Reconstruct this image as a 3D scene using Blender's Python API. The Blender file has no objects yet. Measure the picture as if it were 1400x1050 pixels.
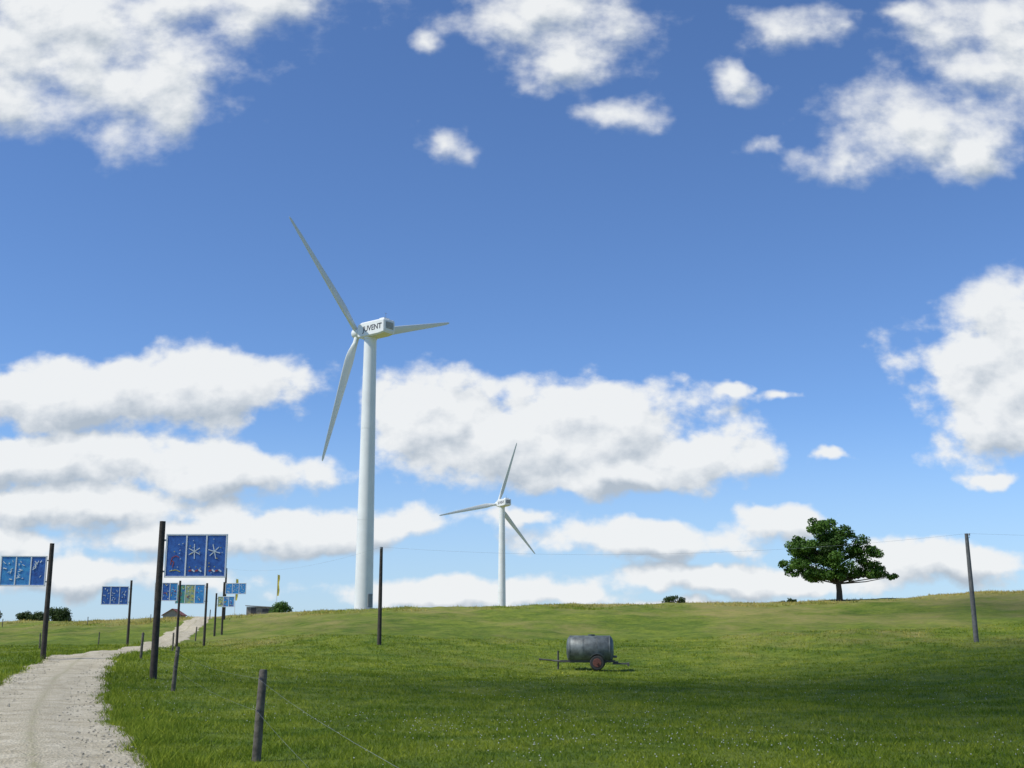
import bpy, math, random
import numpy as np
from mathutils import Vector, Matrix
rng=np.random.default_rng(7); random.seed(7)
scene=bpy.context.scene
R=math.radians
# ------------------------------------------------------------------ helpers
def link(o,parent=None):
    scene.collection.objects.link(o)
    if parent: o.parent=parent
    return o
def empty(name,loc,rz=0):
    e=bpy.data.objects.new(name,None); e.location=loc; e.rotation_euler=(0,0,rz); e.empty_display_size=.3
    return link(e)
class N:
    def __init__(s,tree): s.t=tree
    def __call__(s,typ,ins=None,**kw):
        n=s.t.nodes.new(typ)
        for k,v in kw.items(): setattr(n,k,v)
        for k,v in (ins or {}).items():
            if isinstance(v,bpy.types.NodeSocket): s.t.links.new(v,n.inputs[k])
            else: n.inputs[k].default_value=v
        return n
def ramp(n,fac,stops):
    r=n('ShaderNodeValToRGB',{0:fac}); e=r.color_ramp.elements
    while len(e)<len(stops): e.new(.5)
    for i,(p,c) in enumerate(stops):
        e[i].position=p; e[i].color=(*c,1) if len(c)==3 else c
    return r.outputs[0]
def mat(name,col,rough=.6,metal=0,var=.15,scale=3,bump=0,bscale=20,col2=None,detail=6):
    m=bpy.data.materials.new(name); m.use_nodes=True; t=m.node_tree; n=N(t)
    b=t.nodes['Principled BSDF']; b.inputs['Roughness'].default_value=rough; b.inputs['Metallic'].default_value=metal
    tc=n('ShaderNodeTexCoord')
    no=n('ShaderNodeTexNoise',{'Vector':tc.outputs['Object'],'Scale':scale,'Detail':detail,'Roughness':.65})
    c2=col2 or tuple(c*(1-2*var) for c in col)
    c1=tuple(min(1,c*(1+var*.5)) for c in col)
    t.links.new(ramp(n,no.outputs[0],[(.3,c2),(.62,c1)]),b.inputs['Base Color'])
    if bump:
        nb=n('ShaderNodeTexNoise',{'Vector':tc.outputs['Object'],'Scale':bscale,'Detail':6})
        bp=n('ShaderNodeBump',{'Strength':bump,'Height':nb.outputs[0],'Distance':.02})
        t.links.new(bp.outputs[0],b.inputs['Normal'])
    return m
class MB:
    def __init__(s): s.v=[];s.f=[];s.m=[];s.sm=[]
    def add(s,vs,fs,mi=0,smooth=False):
        o=len(s.v); s.v+= [tuple(v) for v in vs]; s.f+=[tuple(i+o for i in f) for f in fs]
        s.m+=[mi]*len(fs); s.sm+=[smooth]*len(fs)
    def box(s,c,d,mi=0,rot=None):
        x,y,z=[k/2 for k in d]
        vs=[Vector((a*x,b*y,e*z)) for a in(-1,1) for b in(-1,1) for e in(-1,1)]
        if rot is not None: vs=[rot@v for v in vs]
        vs=[v+Vector(c) for v in vs]
        s.add(vs,[(0,1,3,2),(4,6,7,5),(0,4,5,1),(2,3,7,6),(0,2,6,4),(1,5,7,3)],mi)
    def tube(s,pts,rad,seg=12,mi=0,cap=True,smooth=True):
        pts=[Vector(p) for p in pts]; n=len(pts)
        if not hasattr(rad,'__len__'): rad=[rad]*n
        vs=[]
        d0=(pts[1]-pts[0]).normalized()
        ref=Vector((0,0,1)) if abs(d0.z)<.9 else Vector((1,0,0))
        for i,p in enumerate(pts):
            d=(pts[min(i+1,n-1)]-pts[max(i-1,0)]).normalized()
            a=d.cross(ref).normalized(); b=d.cross(a)
            for k in range(seg):
                t=2*math.pi*k/seg
                vs.append(p+(a*math.cos(t)+b*math.sin(t))*rad[i])
        fs=[(i*seg+k,i*seg+(k+1)%seg,(i+1)*seg+(k+1)%seg,(i+1)*seg+k) for i in range(n-1) for k in range(seg)]
        s.add(vs,fs,mi,smooth)
        if cap:
            s.add(vs[:seg],[tuple(range(seg))],mi); s.add(vs[-seg:],[tuple(range(seg))[::-1]],mi)
    def build(s,name,mats,parent=None,loc=(0,0,0),bevel=0):
        me=bpy.data.meshes.new(name); me.from_pydata(s.v,[],s.f)
        for m in mats: me.materials.append(m)
        me.polygons.foreach_set('material_index',s.m); me.polygons.foreach_set('use_smooth',s.sm)
        me.update()
        import bmesh
        bm=bmesh.new(); bm.from_mesh(me); bmesh.ops.recalc_face_normals(bm,faces=bm.faces); bm.to_mesh(me); bm.free()
        o=bpy.data.objects.new(name,me); o.location=loc
        if bevel:
            b=o.modifiers.new('bevel','BEVEL'); b.width=bevel; b.segments=2; b.limit_method='ANGLE'
        return link(o,parent)
def npmesh(name,co,faces,mats,attr=None,parent=None,smooth=False,loc=(0,0,0)):
    me=bpy.data.meshes.new(name); k=faces.shape[1]
    me.vertices.add(len(co)); me.vertices.foreach_set('co',np.ascontiguousarray(co,dtype=np.float32).ravel())
    me.loops.add(faces.size); me.loops.foreach_set('vertex_index',faces.astype(np.int32).ravel())
    me.polygons.add(len(faces)); me.polygons.foreach_set('loop_start',np.arange(0,faces.size,k,dtype=np.int32))
    me.update(calc_edges=True)
    me.polygons.foreach_set('use_smooth',np.full(len(faces),smooth))
    for m in mats: me.materials.append(m)
    if attr is not None:
        a=me.attributes.new('tone','FLOAT','POINT'); a.data.foreach_set('value',attr.astype(np.float32))
    me.validate(); me.update()
    o=bpy.data.objects.new(name,me); o.location=loc
    return link(o,parent)
# ------------------------------------------------------------------ terrain
YK=np.array([-60,0,15,30,50,75,90,120,150,175,195,240,320,450,700,4000.])
AK=np.array([-.7,-.3,-.12,.07,.28,.42,.8])
ZK=np.array([[0]*7,[0]*7,[0]*7,
 [.1,.05,-.1,-.2,-.2,0,.2],[.5,.4,-.1,-.45,-.4,.1,.5],[.7,.5,.3,-.55,0,.8,1.5],[.8,.6,1.0,.4,1.2,1.8,2.5],
 [1.4,1.4,2.6,2.5,3.2,4.0,4.8],[2.4,2.8,4.2,4.6,5.2,6.4,7.2],[3.0,3.6,5.0,5.7,6.3,7.6,8.6],[3.0,3.6,5.1,5.8,6.4,7.7,8.7],
 [1.5,2,3.8,4.6,5,6,7],[-2,-1,1,2,2,2,3],[-4,-3,0,1,0,0,0],[-8]*7,[-8]*7],dtype=float)
SY=np.gradient(ZK,YK,axis=0); SY[-1]=0;SY[-2]=0
def herm(t,h,a,b,da,db):
    t2=t*t;t3=t2*t
    return (2*t3-3*t2+1)*a+(t3-2*t2+t)*h*da+(-2*t3+3*t2)*b+(t3-t2)*h*db
def H(x,y):
    x=np.atleast_1d(np.asarray(x,float)); y=np.atleast_1d(np.asarray(y,float))
    yc=np.clip(y,-59,3999); i=np.clip(np.searchsorted(YK,yc)-1,0,len(YK)-2)
    h=(YK[i+1]-YK[i]); t=((yc-YK[i])/h)[:,None]; hh=h[:,None]
    col=herm(t,hh,ZK[i],ZK[i+1],SY[i],SY[i+1])
    a=np.clip(x/np.maximum(yc,38),-.69,.79); j=np.clip(np.searchsorted(AK,a)-1,0,len(AK)-2)
    sl=np.gradient(col,AK,axis=1); r=np.arange(len(x))
    z=herm((a-AK[j])/(AK[j+1]-AK[j]),AK[j+1]-AK[j],col[r,j],col[r,j+1],sl[r,j],sl[r,j+1])
    w=np.clip((y-8)/25,0,1)*np.clip((900-y)/500,0,1)
    z+=w*(.07*np.sin(x*.31+1.3*np.sin(y*.13))+.06*np.sin(y*.43+x*.17)+.05*np.sin(x*.83-y*.37+2)+.04*np.sin(x*1.7+y*.6))*np.clip(.4+y/150,0,1.3)
    return z
def h1(x,y): return float(H([x],[y])[0])
RC=np.array([(4,-20),(2.2,-10),(-.6,0),(-3.0,8),(-6.0,15.4),(-8.3,21),(-12.7,33),(-15.9,43),(-20.5,58),(-24.2,72),(-26.8,87),(-32.4,115),(-41.8,160),(-50,195),(-62,240)],float)
yy=np.linspace(-20,240,1041)
def catmull(xk,vk,x):
    s=np.gradient(vk,xk); i=np.clip(np.searchsorted(xk,x)-1,0,len(xk)-2); h=xk[i+1]-xk[i]
    return herm((x-xk[i])/h,h,vk[i],vk[i+1],s[i],s[i+1])
rx=catmull(RC[:,1],RC[:,0],yy)
slope=np.gradient(rx,yy); cosr=1/np.sqrt(1+slope**2)
def roadd(x,y):
    return np.abs(x-np.interp(y,yy,rx))*np.interp(y,yy,cosr)
def edgew(y,side):  # irregular verge
    return 1.46+.11*np.sin(y*.9+side*2)+.08*np.sin(y*2.3+side)+.06*np.sin(y*5.1+side*3)
# ------------------------------------------------------------------ ground material
def grassmat(name,blade=False):
    m=bpy.data.materials.new(name); m.use_nodes=True; t=m.node_tree; n=N(t)
    b=t.nodes['Principled BSDF']; b.inputs['Roughness'].default_value=.85; b.inputs['Specular IOR Level'].default_value=.15
    g=n('ShaderNodeNewGeometry').outputs['Position']
    def noise(s,d=5,r=.6,vec=g): return n('ShaderNodeTexNoise',{'Vector':vec,'Scale':s,'Detail':d,'Roughness':r}).outputs[0]
    mp=n('ShaderNodeMapping',{'Vector':g,'Scale':(1,.45,1)}).outputs[0]
    base=ramp(n,noise(.09,4,.7,mp),[(.3,(.115,.168,.018)),(.5,(.17,.225,.028)),(.7,(.225,.265,.042))])
    mx=base
    if not blade:
        fine=ramp(n,noise(2.2,6,.78),[(.3,(.5,.55,.45)),(.65,(1.3,1.27,1.2))])
        mx=n('ShaderNodeMix',{0:1.0,6:base,7:fine},data_type='RGBA',blend_type='MULTIPLY').outputs[2]
    tuft=ramp(n,noise(.45,5,.72),[(.40,(1.15,1.1,1)),(.60,(.62,.75,.58))])
    mx=n('ShaderNodeMix',{0:1.0,6:mx,7:tuft},data_type='RGBA',blend_type='MULTIPLY').outputs[2]
    sp=n('ShaderNodeSeparateXYZ',{0:g})
    far=n('ShaderNodeMapRange',{0:sp.outputs[1],1:62.,2:95.,3:.15,4:1.},interpolation_type='SMOOTHSTEP').outputs[0]
    far2=n('ShaderNodeMapRange',{0:sp.outputs[1],1:130.,2:175.,3:0.,4:.14}).outputs[0]
    east=n('ShaderNodeMapRange',{0:sp.outputs[0],1:20.,2:70.,3:0.,4:.14}).outputs[0]
    dn=noise(.055,6,.72,mp)
    s1=n('ShaderNodeMath',{0:dn,1:far2},operation='ADD').outputs[0]
    s1=n('ShaderNodeMath',{0:s1,1:east},operation='ADD').outputs[0]
    dm=n('ShaderNodeMapRange',{0:s1,1:.48,2:.68,3:0.,4:.9},interpolation_type='SMOOTHSTEP').outputs[0]
    dm=n('ShaderNodeMath',{0:dm,1:far},operation='MULTIPLY').outputs[0]
    if not blade:
        f2=n('ShaderNodeMapRange',{0:noise(.9,6,.8),1:.38,2:.58,3:.3,4:1.}).outputs[0]
        dm=n('ShaderNodeMath',{0:dm,1:f2},operation='MULTIPLY').outputs[0]
    mx=n('ShaderNodeMix',{0:dm,6:mx,7:(.34,.285,.10,1)},data_type='RGBA').outputs[2]
    if blade:
        at=n('ShaderNodeAttribute',attribute_name='tone').outputs['Fac']
        tn=ramp(n,at,[(0,(.65,.7,.55)),(.5,(1.25,1.22,1.05)),(.93,(1.9,1.65,1.4)),(1,(2.6,2.1,2.2))])
        mx=n('ShaderNodeMix',{0:1.0,6:mx,7:tn},data_type='RGBA',blend_type='MULTIPLY').outputs[2]
        tr=n('ShaderNodeBsdfTranslucent',{0:mx})
        ms=n('ShaderNodeMixShader',{0:.35,1:b.outputs[0],2:tr.outputs[0]})
        t.links.new(ms.outputs[0],t.nodes['Material Output'].inputs[0])
    else:
        bh=n('ShaderNodeMath',{0:noise(3,6,.8),1:noise(18,2,.7)},operation='ADD').outputs[0]
        bp=n('ShaderNodeBump',{'Strength':.9,'Height':bh,'Distance':.12})
        t.links.new(bp.outputs[0],b.inputs['Normal'])
    t.links.new(mx,b.inputs['Base Color'])
    return m
M_ground=grassmat('meadow'); M_blade=grassmat('meadow_blades',True)
def seg(*a): return np.concatenate([np.arange(s,e,d) for s,e,d in a])
ys=seg((-60,8,3),(8,60,.4),(60,200,1),(200,300,5),(300,700,25),(700,4001,275))
xs=seg((-4000,-700,275),(-700,-160,30),(-160,-60,3),(-60,15,.45),(15,90,1),(90,160,4),(160,700,30),(700,4001,275))
X,Y=np.meshgrid(xs,ys); x=X.ravel();y=Y.ravel()
z=H(x,y)
inr=(y>-20)&(y<240); d=np.where(inr,roadd(x,y),99)
z-=.12*np.clip((1.35-d)/.4,0,1)
nx=len(xs); I=(np.arange(len(ys)-1)[:,None]*nx+np.arange(nx-1)[None,:]).ravel()
npmesh('ground',np.stack([x,y,z],1),np.stack([I,I+1,I+nx+1,I+nx],1),[M_ground],smooth=True)
# ------------------------------------------------------------------ road
m=bpy.data.materials.new('gravel'); m.use_nodes=True; t=m.node_tree; n=N(t); b=t.nodes['Principled BSDF']
b.inputs['Roughness'].default_value=.95; b.inputs['Specular IOR Level'].default_value=.1
g=n('ShaderNodeNewGeometry').outputs['Position']
at=n('ShaderNodeAttribute',attribute_name='tone').outputs['Fac']
na=n('ShaderNodeTexNoise',{'Vector':g,'Scale':1.1,'Detail':8,'Roughness':.78}).outputs[0]
nb=n('ShaderNodeTexNoise',{'Vector':g,'Scale':24,'Detail':4,'Roughness':.8}).outputs[0]
vo=n('ShaderNodeTexVoronoi',{'Vector':g,'Scale':22}).outputs['Distance']
c=ramp(n,na,[(.3,(.35,.31,.215)),(.5,(.50,.455,.335)),(.7,(.66,.615,.48))])
c2=ramp(n,nb,[(.35,(.6,.6,.6)),(.6,(1.15,1.13,1.1))])
c=n('ShaderNodeMix',{0:1.,6:c,7:c2},data_type='RGBA',blend_type='MULTIPLY').outputs[2]
off=n('ShaderNodeMath',{0:at,1:na},operation='ADD').outputs[0]
ce=n('ShaderNodeMapRange',{0:off,1:.90,2:1.32,3:0.,4:.9},interpolation_type='SMOOTHSTEP').outputs[0]
c=n('ShaderNodeMix',{0:ce,6:c,7:(.18,.18,.065,1)},data_type='RGBA').outputs[2]
t.links.new(c,b.inputs['Base Color'])
hh=n('ShaderNodeMath',{0:nb,1:vo},operation='ADD').outputs[0]
t.links.new(n('ShaderNodeBump',{'Strength':.8,'Height':hh,'Distance':.03}).outputs[0],b.inputs['Normal'])
M_road=m
K=17; ry=np.concatenate([np.arange(-20,60,.3),np.arange(60,240,.8)])
cx=np.interp(ry,yy,rx); cs=np.interp(ry,yy,cosr); sl=np.interp(ry,yy,slope)
P=[];T=[]
for k in range(K):
    s=-1+2*k/(K-1); w=np.where(s<0,edgew(ry,-1),edgew(ry,1))*s*1.12
    px=cx+w*cs; py=ry-w*cs*sl
    prof=.05*(1-abs(s)**6)-.06*(abs(s)>.93)-.025*math.exp(-((abs(s)-.5)/.16)**2)+.012*math.exp(-(s/.25)**2)
    P.append(np.stack([px,py,H(px,py)+prof-.01],1)); T.append(np.full(len(ry),.55*math.exp(-(s/.2)**2)+.85*max(0,abs(s)-.72)/.28))
P=np.stack(P,1).reshape(-1,3); T=np.stack(T,1).ravel()
I=(np.arange(len(ry)-1)[:,None]*K+np.arange(K-1)[None,:]).ravel()
npmesh('gravel_road',P,np.stack([I,I+1,I+K+1,I+K],1),[M_road],attr=T,smooth=True)
# loose stones
ns=2600; sy=7*np.exp(rng.random(ns)*math.log(60/7)); ss=rng.choice([-1,1],ns)*(rng.random(ns)**.6)*1.55
sx=np.interp(sy,yy,rx)+ss
tet=np.array([(1,0,-.3),(-.5,.87,-.3),(-.5,-.87,-.3),(.5,.6,.5),(-.8,.1,.5),(.4,-.6,.55)])
r=(.010+.022*rng.random(ns)**2); ang=rng.random(ns)*6.28
bx=tet[None]*r[:,None,None]; ca,sa=np.cos(ang)[:,None],np.sin(ang)[:,None]
co=np.stack([bx[...,0]*ca-bx[...,1]*sa+sx[:,None],bx[...,0]*sa+bx[...,1]*ca+sy[:,None],bx[...,2]+(H(sx,sy)+.035)[:,None]],-1).reshape(-1,3)
fa=np.array([(0,1,3),(1,4,3),(1,2,4),(2,5,4),(2,0,5),(0,3,5),(3,4,5)])
npmesh('loose_stones',co,(np.arange(ns)[:,None,None]*6+fa[None]).reshape(-1,3),[mat('stone',(.46,.42,.32),.9,var=.25)])
# ------------------------------------------------------------------ grass blades
def blades(n,y0,y1,xr=.6):
    y=y0*np.exp(rng.random(n)*math.log(y1/y0)); x=(rng.random(n)*2-1)*xr*(y+2)
    d=roadd(x,y); keep=d>edgew(y,np.sign(x-np.interp(y,yy,rx)))-.08-.16*rng.random(n)
    return x[keep],y[keep],d[keep]
def make_grass(name,x,y,hgt,wid,tone):
    n=len(x); z=H(x,y)-.01; a=rng.random(n)*6.283; lean=rng.normal(0,.6,(n,2))*hgt[:,None]
    dx=np.cos(a)*wid/2; dy=np.sin(a)*wid/2
    p0=np.stack([x-dx,y-dy,z],1);p1=np.stack([x+dx,y+dy,z],1);p2=np.stack([x+lean[:,0],y+lean[:,1],z+hgt],1)
    co=np.stack([p0,p1,p2],1).reshape(-1,3)
    return npmesh(name,co,np.arange(3*n).reshape(-1,3),[M_blade],attr=np.repeat(tone,3))
x,y,d=blades(400000,8.5,100)
clump=.5+.5*np.sin(x*1.9+2*np.sin(y*.8)+.7*np.sin(x*4.7))*np.sin(y*1.4+1.5*np.sin(x*1.1))
edge=np.exp(-((d-1.6)/.35)**2)
edge2=np.exp(-((np.abs(x-np.interp(y,yy,rx))-2.4)/.6)**2)
hg=(.03+.045*rng.random(len(x))**1.5)*(.6+.8*clump)*(1+y/90)*(1+1.6*edge*rng.random(len(x))+1.6*edge2*rng.random(len(x))**2)
make_grass('grass',x,y,hg,.005+.0008*y,np.clip(.5+rng.normal(0,.17,len(x))+.14*(clump-.5),0,1))
n0=60000; y=rng.uniform(150,200,n0); x=rng.uniform(-.5,.5,n0)*y; k=(roadd(x,y)>2)&((np.sin(x*.21)+np.sin(x*.57+y*.1)+rng.normal(0,.6,n0))>.2)
x,y=x[k],y[k]
make_grass('grass',x,y,.10+.28*rng.random(len(x))**2,np.full(len(x),.1),np.clip(rng.normal(.55,.2,len(x)),0,1))
# clover flowers
nf=4200; y=9*np.exp(rng.random(nf)*math.log(60/9)); x=(rng.random(nf)*2-1)*.55*y
k=(roadd(x,y)>1.8)&((np.sin(x*.5+1)+np.sin(y*.33+x*.2)+rng.normal(0,.7,nf))>.1); x,y=x[k],y[k]; nf=len(x)
oc=np.array([(1,0,0),(-1,0,0),(0,1,0),(0,-1,0),(0,0,1),(0,0,-1)])*1.; r=.006+.005*rng.random(nf)+.0001*y
co=(oc[None]*r[:,None,None]+np.stack([x,y,H(x,y)+.05+.04*rng.random(nf)],1)[:,None]).reshape(-1,3)
fa=np.array([(0,2,4),(2,1,4),(1,3,4),(3,0,4),(2,0,5),(1,2,5),(3,1,5),(0,3,5)])
npmesh('clover_flowers',co,(np.arange(nf)[:,None,None]*6+fa[None]).reshape(-1,3),[mat('petals',(.55,.55,.46),.8)])
# ------------------------------------------------------------------ materials
M_white=mat('turbine_paint',(.74,.76,.74),.38,var=.04,scale=.35)
M_blade_w=mat('blade_gelcoat',(.66,.69,.66),.7,var=.03,scale=.1,detail=2)
M_dark=mat('dark_letter',(.05,.05,.06),.5)
M_grille=mat('grille',(.22,.24,.25),.6)
M_wood=mat('creosote_wood',(.055,.045,.035),.85,var=.35,scale=6,bump=.5)
M_woodg=mat('weathered_wood',(.13,.115,.09),.85,var=.35,scale=8,bump=.5)
M_pole=mat('grey_pole',(.13,.13,.125),.8,var=.25,scale=4,bump=.4)
M_wire=mat('wire',(.30,.32,.34),.5,metal=.3)
# ------------------------------------------------------------------ turbines
def turbine(name,bx,by,hubz,psi,phase,Rr,rb=1.5,rt=1.03,letters=True):
    z0=h1(bx,by)-.3; nvec=(-math.sin(psi),math.cos(psi)); e=empty(name,(bx,by,z0),math.atan2(nvec[1],nvec[0]))
    hz=hubz-z0; tau=R(4)
    tz=hz-1.25
    mb=MB()
    L=lambda f: rb+(rt-rb)*f
    pts=[];rad=[]
    for f in (0,.33,.66,1):
        zf=tz*f; pts.append((0,0,zf)); rad.append(L(f))
    mb.tube(pts,rad,48)
    for f in (.33,.66): mb.tube([(0,0,tz*f-.05),(0,0,tz*f+.05)],L(f)+.02,48)
    mb.tube([(0,0,-.2),(0,0,.4)],rb+.35,32,1)
    mb.build('tower',[M_white,mat('concrete',(.38,.37,.34),.9)],e)
    db=MB(); db.box((-rb+.02,0,2.0),(.14,.9,2.1)); db.box((-rb-.35,0,.7),(.8,1.1,.12)); 
    for i in range(4): db.box((-rb-.9-.25*i,0,.58-.17*i),(.25,1.0,.05))
    db.build('door',[M_grille],e)
    mb=MB(); secs=[(-4.55,1.05,-.75,1.0),(-4.4,1.28,-1.15,1.2),(-3.2,1.32,-1.3,1.28),(1.0,1.32,-1.3,1.32),(1.9,1.15,-1.15,1.15),(2.25,.85,-.85,.85)]
    vs=[]
    for (sx,w,zl,zh) in secs:
        c=.22
        for (yy_,zz_) in [(-w,zl+c),(-w+c,zl),(w-c,zl),(w,zl+c),(w,zh-c),(w-c,zh),(-w+c,zh),(-w,zh-c)]:
            vs.append((sx,yy_,hz+zz_))
    fs=[(i*8+k,i*8+(k+1)%8,(i+1)*8+(k+1)%8,(i+1)*8+k) for i in range(len(secs)-1) for k in range(8)]
    fs+=[tuple(range(8)),tuple(range(40,48))]
    mb.add(vs,fs,0)
    mb.box((-4.58,0,hz+.15),(.08,1.6,1.1),1); 
    for i in range(5): mb.box((-4.64,0,hz-.25+.2*i),(.05,1.5,.05),0)
    mb.box((-3.3,0,hz+1.42),(1.1,1.3,.3),0)
    mb.tube([(-4.1,.5,hz+1.2),(-4.1,.5,hz+2.3)],.03,6,1); mb.tube([(-4.1,.2,hz+2.2),(-4.1,.8,hz+2.2)],.025,6,1)
    mb.tube([(0,0,hz-1.55),(0,0,hz-1.28)],rt+.1,32,0)
    mb.build('nacelle',[M_white,M_grille],e,bevel=.05)
    if letters:
        cu=bpy.data.curves.new('lettering','FONT'); cu.body='JUVENT'; cu.size=1.3; cu.align_x='CENTER'; cu.align_y='CENTER'; cu.extrude=.01; cu.offset=.02
        cu.materials.append(M_dark); o=bpy.data.objects.new('lettering',cu); link(o,e)
        o.location=(-1.75,1.335,hz+.0); o.rotation_euler=(R(90),0,R(180)); o.scale=(1.0,1,1)
    Nn=Vector((math.cos(tau),0,math.sin(tau))); hc=Vector((3.1,0,hz+.05))
    mb=MB(); mb.tube([hc-Nn*.8,hc-Nn*.6,hc+Nn*.4,hc+Nn*.9,hc+Nn*1.2,hc+Nn*1.32],[.7,.9,.92,.72,.4,.05],28)
    mb.build('hub',[M_white],e)
    v=Vector((-math.sin(tau),0,math.cos(tau))); u=Vector((0,-1,0))
    SS=np.array([(1.8,.85,1,0),(3.2,1.25,.5,12),(4.8,1.65,.3,10),(8,1.5,.26,7),(12,1.22,.24,5),(16,.95,.22,3.5),(20,.68,.2,1.5),(Rr-.7,.45,.2,0),(Rr-.12,.25,.22,0),(Rr,.06,.25,0)])
    rr_=np.concatenate([[.5],np.linspace(1.8,Rr-.7,24),[Rr-.4,Rr-.12,Rr]])
    S=[(q,*[np.interp(q,SS[:,0],SS[:,c_]) for c_ in (1,2,3)]) for q in rr_]
    for b_ in range(3):
        tt=R(phase+120*b_); D=u*math.cos(tt)+v*math.sin(tt); Tt=Nn.cross(D)
        mb=MB(); vs=[];n2=28
        for (r_,ch,th,tw) in S:
            a=R(tw+4); cd=Tt*math.cos(a)+Nn*math.sin(a); td=-Tt*math.sin(a)+Nn*math.cos(a)
            bl=min(1,(1-th)/.5) if th<1 else 0
            for k in range(n2):
                q=2*math.pi*k/n2; cx_=math.cos(q); sy_=math.sin(q)
                X_=-ch*(.5*cx_-.14*bl); Y_=ch*th*.5*sy_*(1+.35*cx_*bl)
                vs.append(hc+D*r_+cd*X_+td*Y_)
        ns_=len(S)
        # triangulated consistently so the skin is exactly planar per face
        fs=[]
        for i in range(ns_-1):
            for k in range(n2):
                a0_,a1_,b1_,b0_=i*n2+k,i*n2+(k+1)%n2,(i+1)*n2+(k+1)%n2,(i+1)*n2+k
                fs+=[(a0_,a1_,b1_),(a0_,b1_,b0_)]
        mb.add(vs,fs,0,False); mb.add(vs[-n2:],[tuple(range(n2))],0)
        mb.build('blade_%d'%(b_+1),[M_blade_w],e)
turbine('wind_turbine',-23.7,190,51.2,R(50),16,23.0)
turbine('wind_turbine.001',-3.6,420,47.2,R(29),73,23.8)
# ------------------------------------------------------------------ foliage
def leafmat(name,c):
    m=bpy.data.materials.new(name); m.use_nodes=True; t=m.node_tree; n=N(t); b=t.nodes['Principled BSDF']
    b.inputs['Roughness'].default_value=.6; b.inputs['Specular IOR Level'].default_value=.3
    at=n('ShaderNodeAttribute',attribute_name='tone').outputs['Fac']
    col=ramp(n,at,[(0,tuple(k*.45 for k in c)),(.5,c),(1,(c[0]*1.9,c[1]*1.5,c[2]*1.6))])
    t.links.new(col,b.inputs['Base Color'])
    tr=n('ShaderNodeBsdfTranslucent',{0:col}); ms=n('ShaderNodeMixShader',{0:.33,1:b.outputs[0],2:tr.outputs[0]})
    t.links.new(ms.outputs[0],t.nodes['Material Output'].inputs[0]); return m
M_leaf=leafmat('foliage',(.065,.15,.018)); M_leaf2=leafmat('foliage_dark',(.045,.085,.018))
def leaves(centres,radii,per,size,parent,m,name='crown'):
    co=[];tn=[]
    for c,r in zip(centres,radii):
        k=int(per*(r/1.2)**2)+10; dr=rng.normal(size=(k,3)); dr/=np.linalg.norm(dr,axis=1)[:,None]
        p=c+dr*(r*rng.uniform(.35,1.2,k)**.7)[:,None]*np.array([1,1,.7])
        nrm=dr*.7+rng.normal(0,.6,(k,3))+np.array([0,0,.35]); nrm/=np.linalg.norm(nrm,axis=1)[:,None]
        a=np.cross(nrm,rng.normal(size=(k,3))); a/=np.linalg.norm(a,axis=1)[:,None]; b=np.cross(nrm,a)
        s=(size*rng.uniform(.6,1.3,k))[:,None]
        co.append(np.stack([p-a*s,p-b*s*.6,p+a*s,p+b*s*.6],1)); tb=rng.normal(.5,.16)
        tn.append(np.repeat(np.clip(tb+rng.normal(0,.15,k),0,1),4))
    co=np.concatenate(co).reshape(-1,3); tn=np.concatenate(tn)
    return npmesh(name,co,np.arange(len(co)).reshape(-1,4),[m],attr=tn,parent=parent)
M_bark=mat('bark',(.075,.06,.045),.9,var=.35,scale=5,bump=.6)
tx,ty=46.8,170
e=empty('deciduous_tree',(tx,ty,h1(tx,ty)-.1))
mb=MB(); mb.tube([(0,0,-.2),(.02,0,.4),(.05,0,1.5),(.0,.1,2.6),(-.3,.1,4.2),(-.7,0,6.2),(-1.0,0,8.5),(-1.3,0,10.3)],[.62,.46,.4,.37,.3,.22,.13,.05],14)
cent=[];rad=[]
def lobe(c,rr,k,rs=(.9,1.6),lo=.3):
    for _ in range(k):
        d=rng.normal(size=3); d/=np.linalg.norm(d); f=rng.uniform(lo,1.0)
        cent.append(np.array(c)+d*np.array(rr)*f); rad.append(rng.uniform(*rs))
lobe((-1.4,0,7.0),(5.2,5.0,4.3),62,(.7,1.3)); lobe((-2.0,0,10.6),(2.2,2.2,1.3),11,(.55,1.0)); lobe((1.2,0,9.9),(1.9,1.8,.9),7,(.5,.8))
lobe((-5.6,0,4.8),(2.6,2.6,1.7),18,(.5,1.0)); lobe((-5.4,0,8.0),(1.9,2,1.2),8,(.5,.9)); lobe((3.4,0,7.0),(2.7,2.6,1.8),18,(.5,1.0))
lobe((5.2,0,4.3),(2.7,2.4,1.1),20,(.45,.9)); lobe((-2.0,0,3.7),(4.6,3.8,.8),24,(.55,.95)); lobe((7.8,0,3.5),(.9,1.2,.4),6,(.35,.6)); lobe((1.5,0,4.0),(2.5,3,.9),12,(.5,.9))
for i in range(0,len(cent),3):
    c=Vector(cent[i]); zs=max(2.4,min(7.5,c.z*.7)); s=Vector((-.1*zs*.8,.05,zs)); mid=s.lerp(c,.5)+Vector((0,0,-.25+.5*random.random()))
    mb.tube([s,mid,c],[.13,.08,.02],6)
mb.build('trunk',[M_bark],e)
leaves(cent,rad,360,.18,e,M_leaf)
def bush(name,x,y,w,hgt,k=14,m=M_leaf2,s=.12):
    e=empty(name,(x,y,h1(x,y)))
    cc=[];rr=[];mb=MB()
    for _ in range(k):
        a=rng.uniform(-1,1); c=np.array([a*w*.4,rng.uniform(-.3,.3)*w*.6,hgt*rng.uniform(.15,.72)*(1-.45*a*a)]); cc.append(c); rr.append(rng.uniform(.26,.36)*hgt)
        mb.tube([(a*.1,0,-.1),(c[0]*.6,c[1]*.5,c[2]*.5),tuple(c)],[.06,.04,.02],5)
    mb.build('branches',[M_bark],e); leaves(cc,[max(r,.3) for r in rr],420,s,e,m)
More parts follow.
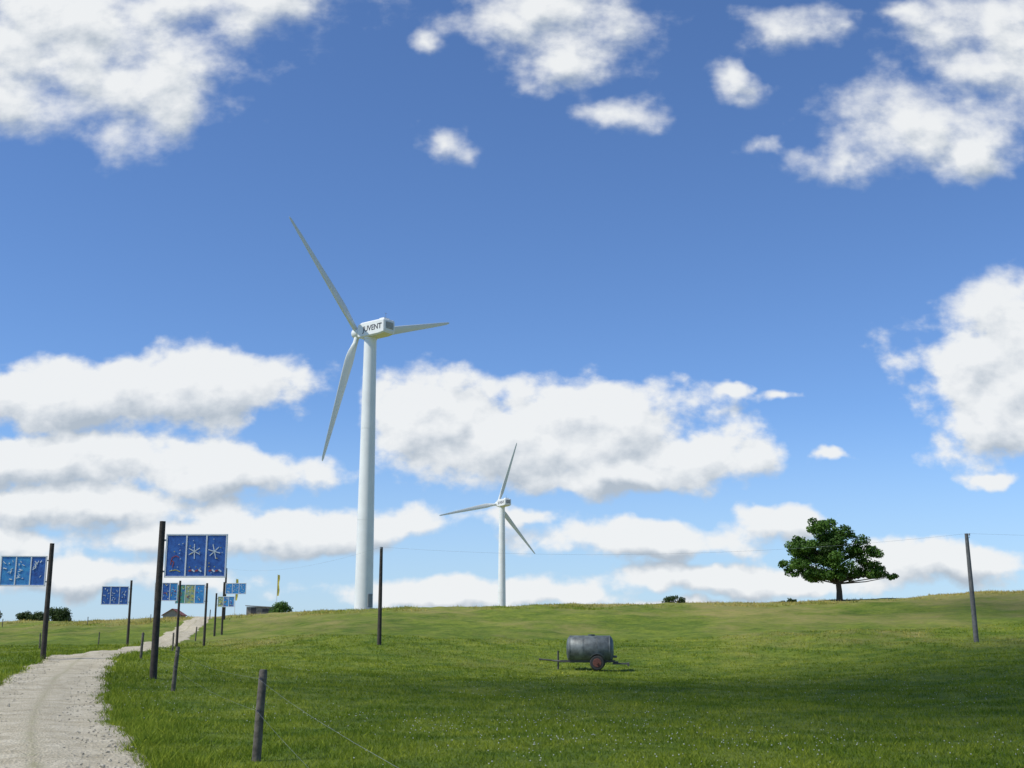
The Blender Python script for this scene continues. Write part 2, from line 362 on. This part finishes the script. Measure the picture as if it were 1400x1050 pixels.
bush('bush',24.2,178,3.8,1.5,20); bush('bush.001',41.0,176,2.2,.7,10)
bush('bush.002',-36.3,187,2.8,2.3,16,M_leaf); bush('bush.003',-84,188,8,3.4,30,s=.16); bush('bush.004',-76.5,190,4.5,2.4,20,s=.15)
bush('bush.005',-71,186,3.6,2.9,18,s=.15); bush('bush.006',-90,186,6,2.9,20,s=.16)
# ------------------------------------------------------------------ poles, wires
def pole(name,x,y,hgt,r,m,tilt=0):
    e=empty(name,(x,y,h1(x,y))); mb=MB(); mb.tube([(0,0,-.4),(tilt*.5,0,hgt*.5),(tilt,0,hgt)],[r*1.15,r,r*.8],14)
    mb.build('shaft',[m],e); mb=MB(); mb.tube([(0,-.02,hgt-.3),(0,-r-.1,hgt-.3),(0,-r-.1,hgt-.14)],.02,8); mb.tube([(0,-r-.1,hgt-.16),(0,-r-.1,hgt-.08),(0,-r-.1,hgt)],[.045,.055,.03],10,1)
    mb.build('insulator',[M_wire,M_grille],e); return Vector((x+tilt,y-r-.1,h1(x,y)+hgt-.02))
a0=pole('utility_pole.002',-36.2,150,6.4,.13,M_wood)
a1=pole('utility_pole',-9.75,88,7.15,.14,M_wood)
a2=pole('utility_pole.001',31.4,81,7.3,.15,M_pole,-.1)
a3=pole('utility_pole.003',74,73,7.6,.15,M_pole)
mb=MB()
for p,q,sag in ((a0,a1,.9),(a1,a2,.95),(a2,a3,.7)):
    mb.tube([p.lerp(q,i/24)-Vector((0,0,sag*4*(i/24)*(1-i/24))) for i in range(25)],.005,5)
mb.build('overhead_cable',[M_wire])
# ------------------------------------------------------------------ signs
M_frame=mat('sign_frame',(.72,.74,.74),.5,var=.05)
def pmat(nm,c,c2): return mat(nm,c,.45,col2=c2,scale=4.5,detail=3)
M_b=[pmat('panel_blue',(.035,.14,.44),(.015,.06,.26)),pmat('panel_sky',(.05,.28,.55),(.025,.15,.48)),pmat('panel_mixed',(.42,.42,.1),(.04,.25,.4)),pmat('panel_green',(.08,.3,.12),(.03,.14,.4))]
M_red=mat('paint_red',(.36,.06,.06),.5); M_wh=mat('paint_white',(.65,.72,.75),.5); M_yel=mat('paint_yellow',(.6,.5,.06),.5)
def sign(name,x,y,hgt,side,w,ph,top,panels,art,rz=0.,r=.085):
    z0=h1(x,y); e=empty(name,(x,y,z0),rz)
    mb=MB(); mb.tube([(0,0,-.4),(0,0,hgt*.6),(0,0,hgt)],[r*1.2,r*1.05,r*.95],14); mb.build('post',[M_wood],e)
    cx_=side*(r+.06+w/2); zt=hgt-top; zc=zt-ph/2
    mb=MB(); t_=.05
    mb.box((cx_,0,zt-t_/2),(w,.07,t_)); mb.box((cx_,0,zt-ph+t_/2),(w,.07,t_))
    iw=(w-4*t_)/3
    for i in range(4): mb.box((cx_-w/2+t_/2+i*(iw+t_),0,zc),(t_,.066,ph-2*t_-.004))
    for zz_ in (zt-.2,zt-ph+.2): mb.box((side*(r*.5+.06),.055,zz_),(r+.3,.03,.06))
    mb.build('frame',[M_frame],e,bevel=.006)
    rr=random.Random(int(abs(x*77)))
    mb=MB()
    for i in range(3):
        pc=cx_-w/2+t_+iw/2+i*(iw+t_); mb.box((pc,0,zc),(iw-.004,.03,ph-2*t_-.004),panels[i])
    mb.build('panels',M_b,e)
    mb=MB(); f=-.022
    def stroke(x0,z0_,x1,z1,wd,mi,k=0):
        dx,dz=x1-x0,z1-z0_; L=math.hypot(dx,dz); mb.box(((x0+x1)/2,f-.003*k,(z0_+z1)/2),(L,.012,wd),mi,Matrix.Rotation(-math.atan2(dz,dx),3,'Y'))
    for i in range(3):
        pc=cx_-w/2+t_+iw/2+i*(iw+t_)
        if art=='main':
            if i>0:
                qc=pc-iw*.1; zq=zc+.14
                for k in range(3):
                    a=R(20+60*k+12*i); l=iw*(.34 if k!=1 else .4)
                    stroke(qc-l*math.cos(a),zq-l*math.sin(a),qc+l*math.cos(a),zq+l*math.sin(a),.03,1,k)
                for k in range(4): stroke(pc-.22+.11*k,zc-.5+.05*(k%2),pc-.13+.11*k,zc-.47-.05*(k%2),.05,0 if k%2==0 else 1,k)
            else:
                for (p0,p1,p2,p3,mi_) in [(-.17,-.3,-.12,-.05,0),(-.12,-.06,.0,.0,0),(.0,.0,.1,-.06,0),(-.17,-.15,-.06,-.2,0),(-.06,-.2,-.1,-.38,0),(-.2,-.5,.02,-.46,2),(.02,-.46,.16,-.52,2)]:
                    stroke(pc+p0,zc+p1,pc+p2,zc+p3,.022,mi_,0)
            for _ in range(8):
                a=rr.uniform(-.4,.4)*iw; b_=rr.uniform(-.42,.42)*ph; stroke(pc+a,zc+b_,pc+a+.03,zc+b_+.02,.022,rr.choice([1,2]),4)
        else:
            for k in range(9):
                a=rr.uniform(-.36,.36)*iw; b_=rr.uniform(-.38,.38)*ph; an=rr.uniform(0,3.14); l=rr.uniform(.03,.09)
                stroke(pc+a-l*math.cos(an),zc+b_-l*math.sin(an),pc+a+l*math.cos(an),zc+b_+l*math.sin(an),rr.uniform(.02,.05),rr.choice([1,1,0,2]) if art!='pale' else 1,k*.5)
    mb.build('artwork',[M_red,M_wh,M_yel],e)
sign('display_sign',-11.55,38.8,5.05,1,2.02,1.42,.42,[0,0,0],'main',0,.1)
sign('display_sign.001',-20.3,52,5.0,-1,1.95,1.32,.55,[1,1,0],'pale',.1,.1)
sign('display_sign.002',-29.2,91,5.0,-1,2.0,1.4,.45,[0,0,0],'pale',.15)
sign('display_sign.003',-24.9,89,5.0,-1,1.7,1.35,.15,[1,0,1],'mix',.1)
sign('display_sign.004',-23.9,93,4.9,-1,2.3,1.5,.1,[3,2,1],'mix',.0)
sign('display_sign.005',-27.9,115,5.0,1,2.0,1.05,.1,[1,1,1],'pale',.0)
sign('display_sign.006',-28.1,113,4.0,1,1.6,1.0,.3,[2,1,1],'mix',.0)
# ------------------------------------------------------------------ fences
def fence_post(name,x,y,hgt,r=.055,tilt=(0,0),m=M_woodg):
    e=empty(name,(x,y,h1(x,y))); mb=MB(); mb.tube([(0,0,-.3),(tilt[0]*.5,tilt[1]*.5,hgt*.5),(tilt[0],tilt[1],hgt-.03),(tilt[0]*1.03,tilt[1],hgt)],[r*1.1,r,r*.95,r*.75],12)
    mb.build('stake',[m],e)
    mb=MB()
    for f in (.55,.9): mb.tube([(tilt[0]*f,tilt[1]*f-r-.0,hgt*f),(tilt[0]*f,tilt[1]*f-r-.06,hgt*f)],[.018,.022],8)
    mb.build('insulators',[M_dark],e); return x,y
fp=[(1.45,-.6),(-3.5,16.7),(-9.55,34),(-17.0,55),(-23.2,82),(-27.5,104),(-33,128),(-38,150)]
for i,(a,b_) in enumerate(fp):
    fence_post('fence_post'+('.%03d'%i if i else ''),a,b_,1.22 if i<8 else 1.0,.06,(random.uniform(-.0,.09),random.uniform(-.03,.03)))
fl=[(-14.2,26),(-21.5,44),(-26.0,55),(-28.5,66),(-31.5,80),(-34.5,100),(-40,125),(-46,152),(-54,152),(-64,150),(-75,150)]
for i,(a,b_) in enumerate(fl):
    fence_post('fence_post.%03d'%(i+20),a,b_,1.05,.05,(random.uniform(-.04,.04),0))
def wires(name,pts,hs):
    mb=MB()
    for hh_ in hs:
        for (x0,y0),(x1,y1) in zip(pts[:-1],pts[1:]):
            p=Vector((x0,y0-.07,h1(x0,y0)+hh_)); q=Vector((x1,y1-.07,h1(x1,y1)+hh_))
            mb.tube([p.lerp(q,i/8)-Vector((0,0,.1*4*(i/8)*(1-i/8))) for i in range(9)],.001,4)
    mb.build(name,[M_wire])
wires('fence_wire',fp,(.67,1.1)); wires('fence_wire.001',fl,(.58,.95))
# ------------------------------------------------------------------ tank trailer
qx,qy=4.75,73; e=empty('water_tank_trailer',(qx,qy,h1(qx,qy)),R(-6))
M_tank=mat('galvanised_tank',(.14,.16,.155),.55,metal=.25,var=.3,scale=2.5,bump=.15)
M_rust=mat('rusty_wheel',(.15,.05,.035),.8,var=.3,scale=12); M_tyre=mat('tyre',(.03,.03,.03),.85); M_steel=mat('chassis_steel',(.07,.07,.065),.7)
mb=MB(); zc=1.24; rt_=.8
xs_=[-1.42,-1.40,-1.33,-1.2,1.2,1.33,1.40,1.42]; rs_=[.3,.5,.68,rt_,rt_,.68,.5,.3]
mb.tube([(a,0,zc) for a in xs_],rs_,40)
for a in (-1.2,-.4,.45,1.2): mb.tube([(a-.03,0,zc),(a+.03,0,zc)],rt_+.015,40)
mb.tube([(0.1,0,zc+rt_-.03),(.1,0,zc+rt_+.05)],.2,20); mb.tube([(.1,0,zc+rt_+.05),(.1,0,zc+rt_+.07)],.23,20)
mb.tube([(1.4,0,zc-.45),(1.62,0,zc-.45)],.07,12)
mb.build('tank',[M_tank],e)
mb=MB()
for s in (-.42,.42):
    mb.box((-.15,s,.52),(3.3,.08,.12)); mb.tube([(-1.75,s,.52),(-2.3,0,.55)],.05,8)
for a in (-1.0,0,.95): mb.box((a,0,.5),(.1,.9,.14)); 
for a in (-1.0,.95):
    for s in (-.42,.42): mb.box((a,s*1.05,.64),(.14,.1,.22))
mb.tube([(-2.25,0,.56),(-3.0,0,.62)],.045,8); mb.tube([(-3.0,-.0,.62),(-3.12,0,.62)],.07,10)
mb.tube([(-1.95,0,.02),(-1.95,0,1.12)],.055,10); mb.box((-1.95,0,.03),(.22,.22,.05)); mb.tube([(-1.95,-.15,1.12),(-1.95,.15,1.12)],.025,8)
mb.box((1.85,0,.38),(1.0,.9,.07)); mb.box((2.3,0,.34),(.12,1.1,.2)); mb.box((1.55,.0,.46),(.3,.7,.1))
mb.tube([(.45,-.95,.44),(.45,.95,.44)],.045,10)
mb.build('chassis',[M_steel],e)
for k,s in enumerate((-.88,.88)):
    mb=MB(); w=.11
    mb.tube([(.45,s-w,.44),(.45,s-w*.8,.44),(.45,s+w*.8,.44),(.45,s+w,.44)],[.38,.44,.44,.38],32)
    o=-1 if s<0 else 1
    mb.tube([(.45,s+o*w*.9,.44),(.45,s+o*(w+.02),.44)],[.27,.24],24,1); mb.tube([(.45,s+o*w,.44),(.45,s+o*(w+.07),.44)],.08,12,1)
    mb.build('wheel_%d'%(k+1),[M_tyre,M_rust],e)
    mb=MB(); pts=[(.45+.52*math.cos(a),s,.46+.52*math.sin(a)) for a in np.linspace(.5,2.64,10)]
    vs=[(p[0],p[1]+q,p[2]) for p in pts for q in(-.13,.13)]; mb.add(vs,[(2*i,2*i+1,2*i+3,2*i+2) for i in range(9)],0,True)
    ob=mb.build('mudguard_%d'%(k+1),[M_tank],e); so=ob.modifiers.new('s','SOLIDIFY'); so.thickness=.015
# ------------------------------------------------------------------ distant buildings, banners
def house(name,x,y,w,dp,wall,ridge,mw,mr,zb,rz=0):
    e=empty(name,(x,y,zb),rz)
    mb=MB(); mb.box((0,0,wall/2),(w,dp,wall)); 
    mb.add([(-w/2,-dp/2+.01,wall),(w/2,-dp/2+.01,wall),(0,-dp/2+.01,ridge)],[(0,1,2)]); mb.add([(-w/2,dp/2-.01,wall),(w/2,dp/2-.01,wall),(0,dp/2-.01,ridge)],[(0,1,2)])
    mb.build('walls',[mw],e)
    mb=MB(); o=.3; sl_=(ridge-wall)/(w/2)
    for s in(-1,1):
        a=[(0,-dp/2-o,ridge+.05),(0,dp/2+o,ridge+.05),(s*(w/2+o),dp/2+o,wall-o*sl_+.05),(s*(w/2+o),-dp/2-o,wall-o*sl_+.05)]
        mb.add(a+[(p[0],p[1],p[2]+.12) for p in a],[(0,1,2,3),(4,5,6,7),(0,3,7,4),(2,3,7,6),(1,2,6,5)])
    mb.build('roof',[mr],e)
    mb=MB()
    for k in (-.28,.28): mb.box((k*w,-dp/2-.02,wall*.6),(w*.16,.06,wall*.3))
    mb.build('windows',[M_dark],e)
    mb=MB(); mb.box((0,-dp/2-.02,min(1,wall*.4)),(w*.18,.06,min(2,wall*.8))); mb.build('door',[M_woodg],e)
M_wall=mat('render_wall',(.3,.28,.25),.9,var=.1); M_tile=mat('roof_tiles',(.24,.08,.06),.85,var=.2); M_shed=mat('shed_boards',(.27,.25,.22),.9,var=.2); M_sroof=mat('shed_roof',(.33,.34,.34),.7)
zb_=h1(-73,258)
house('farmhouse',-73,258,3.8,6,5.4-zb_,6.6-zb_,M_wall,M_tile,zb_,.1)
e=empty('shed',(-40.2,191,h1(-40.2,191)-.1),.12)
mb=MB(); mb.box((0,0,.75),(4.4,2.6,1.5)); mb.build('walls',[M_shed],e)
mb=MB(); mb.box((0,0,1.58),(4.8,3.0,.12),0,Matrix.Rotation(R(3),3,'Y')); mb.build('roof',[M_sroof],e)
mb=MB(); mb.box((-1.1,-1.32,.75),(.8,.05,1.3)); mb.box((.9,-1.32,.95),(1.2,.05,.5)); mb.build('door_and_window',[M_dark],e)
for i,(a,b_,hh_) in enumerate(((-37.4,189,6.3),(-43.3,186,6.0))):
    e=empty('banner_flag'+('.001' if i else ''),(a,b_,h1(a,b_))); mb=MB(); mb.tube([(0,0,-.2),(0,0,hh_)],.04,8); mb.build('pole',[M_frame],e)
    mb=MB(); vs=[];
    for k in range(12):
        zz_=hh_-.1-k*.3; vs+=[(.05,0,zz_),(.35+.04*math.sin(k),.08*math.sin(k*.9),zz_)]
    mb.add(vs,[(2*k,2*k+1,2*k+3,2*k+2) for k in range(11)],0,True); mb.build('cloth',[M_yel],e)
# ------------------------------------------------------------------ sun + passing cloud overhead (behind the viewer)
SE=R(52); saz=np.array([-.92,-.39]); saz/=np.linalg.norm(saz)
s=Vector((saz[0]*math.cos(SE),saz[1]*math.cos(SE),math.sin(SE)))
L=bpy.data.lights.new('sun','SUN'); L.energy=4.4; L.angle=R(.55); L.color=(1,.955,.88)
o=bpy.data.objects.new('sun',L); o.rotation_euler=s.to_track_quat('Z','Y').to_euler(); o.location=s*50; link(o)
m=bpy.data.materials.new('cloud_vapour'); m.use_nodes=True; t=m.node_tree; n=N(t); t.nodes.remove(t.nodes['Principled BSDF'])
df=n('ShaderNodeBsdfDiffuse',{0:(.9,.9,.9,1)}); tp=n('ShaderNodeBsdfTransparent')
ms=n('ShaderNodeMixShader',{0:.15,1:tp.outputs[0],2:df.outputs[0]}); t.links.new(ms.outputs[0],t.nodes['Material Output'].inputs[0])
M_cloud=m
import bmesh
from mathutils import noise as mn
bm=bmesh.new()
off=s*(1300/s.z)
for (a,b_,r_) in [(16,20,14),(36,28,22),(14,40,18),(38,46,26),(66,46,28),(28,58,20),(54,70,20),(76,84,22),(72,106,20),(2,44,9),(56,122,14),(92,62,26),(66,140,15)]:
    q=bmesh.ops.create_icosphere(bm,subdivisions=4,radius=1)
    for v in q['verts']:
        d=v.co.copy(); k=1+.4*mn.fractal(d*1.6+Vector((a,b_,0)),1,2,5)
        v.co=Vector((d.x*k*r_,d.y*k*r_,d.z*k*r_*.4))+Vector((a,b_,random.uniform(-4,4)))
me=bpy.data.meshes.new('cloud'); bm.to_mesh(me); bm.free(); me.materials.append(M_cloud)
o=bpy.data.objects.new('cloud',me); o.location=off; link(o)
# ------------------------------------------------------------------ world
w=bpy.data.worlds.new('World'); scene.world=w; w.use_nodes=True; t=w.node_tree; n=N(t)
try: w.cycles.sampling_method='NONE'
except Exception as ex: print(ex)
bg=t.nodes['Background']; bg.inputs[1].default_value=.1
sky=n('ShaderNodeTexSky',sky_type='NISHITA'); sky.sun_disc=False; sky.sun_elevation=SE; sky.sun_rotation=math.atan2(s.x,s.y); sky.air_density=1.0; sky.dust_density=.4; sky.ozone_density=2.5; sky.altitude=1200
# bearings of the cloud banks: (horizontal tangent, vertical tangent, half-widths, thinness)
B=[(-.437,.545,.16,.09,-.2),(-.34,.50,.09,.07,-.1),(-.254,.58,.13,.045,.0),(-.473,.485,.09,.045,-.05),
(.041,.565,.085,.055,-.1),(.045,.51,.05,.035,.0),(.105,.463,.045,.028,.15),(-.079,.536,.03,.018,.35),(-.057,.434,.032,.032,.4),
(.26,.548,.055,.035,.15),(.21,.507,.03,.036,.2),(.363,.562,.055,.02,.35),(.47,.53,.12,.07,-.05),(.385,.46,.11,.05,.0),(.30,.418,.055,.022,.1),(.42,.42,.05,.033,.0),(.224,.434,.026,.018,.5),
(.455,.235,.085,.06,-.25),(.42,.18,.06,.04,-.1),(.48,.285,.045,.035,-.15),
(-.40,.205,.13,.028,-.25),(-.29,.212,.10,.028,-.3),(-.40,.148,.15,.024,-.2),(-.24,.132,.11,.02,-.05),(-.38,.108,.14,.018,-.2),(-.22,.082,.13,.018,-.1),(-.37,.05,.14,.018,.05),(-.46,.075,.08,.015,.0),
(-.07,.19,.05,.036,-.25),(0,.158,.09,.03,-.25),(.063,.175,.085,.038,-.3),(.145,.15,.065,.028,-.25),(.09,.134,.09,.018,-.15),
(0,.095,.06,.014,.2),(.112,.077,.11,.016,-.05),(.237,.092,.045,.016,-.05),(.185,.045,.14,.014,.0),(-.03,.034,.14,.014,.0),(.37,.058,.10,.018,-.05),(.13,.02,.06,.010,.0),
(.41,.129,.045,.012,.35),(.272,.148,.045,.011,.5),(.23,.198,.035,.010,.45),(.186,.206,.025,.010,.45),(-.106,.088,.06,.016,.1)]
gt=bpy.data.node_groups.new('cloud_field','ShaderNodeTree')
gt.interface.new_socket('P',in_out='INPUT',socket_type='NodeSocketVector'); gt.interface.new_socket('V',in_out='INPUT',socket_type='NodeSocketVector'); gt.interface.new_socket('F',in_out='OUTPUT',socket_type='NodeSocketFloat')
gn=N(gt); gi=gn('NodeGroupInput'); go=gn('NodeGroupOutput')
st=gn('ShaderNodeVectorMath',{0:gi.outputs[0],1:(1,1.3,1)},operation='MULTIPLY').outputs[0]
V=gi.outputs[1]
cur=None
for (a,b_,ra,rb,bias) in B:
    q=gn('ShaderNodeVectorMath',{0:V,1:(1/ra,1/rb,0),2:(-a/ra,-b_/rb,0)},operation='MULTIPLY_ADD').outputs[0]
    l=gn('ShaderNodeVectorMath',{0:q},operation='LENGTH').outputs['Value']
    if bias: l=gn('ShaderNodeMath',{0:l,1:bias*1.0},operation='ADD').outputs[0]
    cur=l if cur is None else gn('ShaderNodeMath',{0:cur,1:l,2:.3},operation='SMOOTH_MIN').outputs[0]
f1=gn('ShaderNodeTexNoise',{'Vector':st,'Scale':17,'Detail':7,'Roughness':.54}).outputs[0]
f1=gn('ShaderNodeMath',{0:f1,1:-.5},operation='ADD').outputs[0]
f1=gn('ShaderNodeMath',{0:f1,1:2.3},operation='MULTIPLY').outputs[0]
r_=gn('ShaderNodeMath',{0:1.10,1:cur},operation='SUBTRACT').outputs[0]
r_=gn('ShaderNodeMath',{0:r_,1:1.},operation='MINIMUM').outputs[0]
r_=gn('ShaderNodeMath',{0:r_,1:f1},operation='ADD').outputs[0]
gt.links.new(r_,go.inputs[0])
tc=n('ShaderNodeTexCoord').outputs['Generated']; sp=n('ShaderNodeSeparateXYZ',{0:tc})
ay=n('ShaderNodeMath',{0:sp.outputs[1]},operation='ABSOLUTE').outputs[0]; ay=n('ShaderNodeMath',{0:ay,1:.05},operation='MAXIMUM').outputs[0]
A=n('ShaderNodeMath',{0:sp.outputs[0],1:ay},operation='DIVIDE').outputs[0]; Bv=n('ShaderNodeMath',{0:sp.outputs[2],1:ay},operation='DIVIDE').outputs[0]
P=n('ShaderNodeCombineXYZ',{0:A,1:Bv}).outputs[0]
wn=n('ShaderNodeTexNoise',{'Vector':P,'Scale':12,'Detail':4,'Roughness':.6})
wv=n('ShaderNodeVectorMath',{0:wn.outputs[1],1:(.5,.5,.5)},operation='SUBTRACT').outputs[0]
VV=n('ShaderNodeVectorMath',{0:wv,1:(.09,.04,0),2:P},operation='MULTIPLY_ADD').outputs[0]
def fld(o_):
    g=n('ShaderNodeGroup'); g.node_tree=gt
    a,b=P,VV
    if o_: a=n('ShaderNodeVectorMath',{0:P,1:o_},operation='ADD').outputs[0]; b=n('ShaderNodeVectorMath',{0:VV,1:o_},operation='ADD').outputs[0]
    t.links.new(a,g.inputs[0]); t.links.new(b,g.inputs[1]); return g.outputs[0]
f0=fld(None); f1=fld((-.006,.016,0))
soft=n('ShaderNodeMapRange',{0:Bv,1:.22,2:.42,3:.45,4:1.0}).outputs[0]
alpha=n('ShaderNodeMapRange',{0:f0,1:-.05,2:soft,3:0.,4:.97},interpolation_type='SMOOTHSTEP').outputs[0]
df=n('ShaderNodeMath',{0:f1,1:f0},operation='SUBTRACT').outputs[0]
sh=n('ShaderNodeMapRange',{0:df,1:-.6,2:1.0,3:0.,4:1.},interpolation_type='SMOOTHSTEP').outputs[0]
core=n('ShaderNodeMapRange',{0:f1,1:.5,2:1.5,3:0.,4:.16}).outputs[0]
sh=n('ShaderNodeMath',{0:sh,1:core},operation='ADD',use_clamp=True).outputs[0]
ccol=ramp(n,sh,[(.2,(.93,.95,.96)),(.5,(.77,.81,.85)),(1,(.48,.55,.63))])
ccol=n('ShaderNodeVectorMath',{0:ccol,'Scale':9.4},operation='SCALE').outputs[0]
skc=n('ShaderNodeMix',{0:1.,6:sky.outputs[0],7:(.93,1.17,1.5,1)},data_type='RGBA',blend_type='MULTIPLY').outputs[2]
hz_=n('ShaderNodeMapRange',{0:Bv,1:0.,2:.2,3:.6,4:0.},interpolation_type='SMOOTHSTEP').outputs[0]
skc=n('ShaderNodeMix',{0:hz_,6:skc,7:(4.6,6.3,8.3,1)},data_type='RGBA').outputs[2]
mx=n('ShaderNodeMix',{0:alpha,6:skc,7:ccol},data_type='RGBA').outputs[2]
t.links.new(mx,bg.inputs[0])
# ------------------------------------------------------------------ camera
cam=bpy.data.cameras.new('camera'); cam.lens=41.14; cam.sensor_width=36; cam.clip_end=12000; cam.clip_start=.1
o=bpy.data.objects.new('camera',cam); o.location=(0,0,1.7); o.rotation_euler=(R(90+12.0),0,0); link(o); scene.camera=o
scene.view_settings.view_transform='Standard'; scene.view_settings.look='None'; scene.view_settings.exposure=0
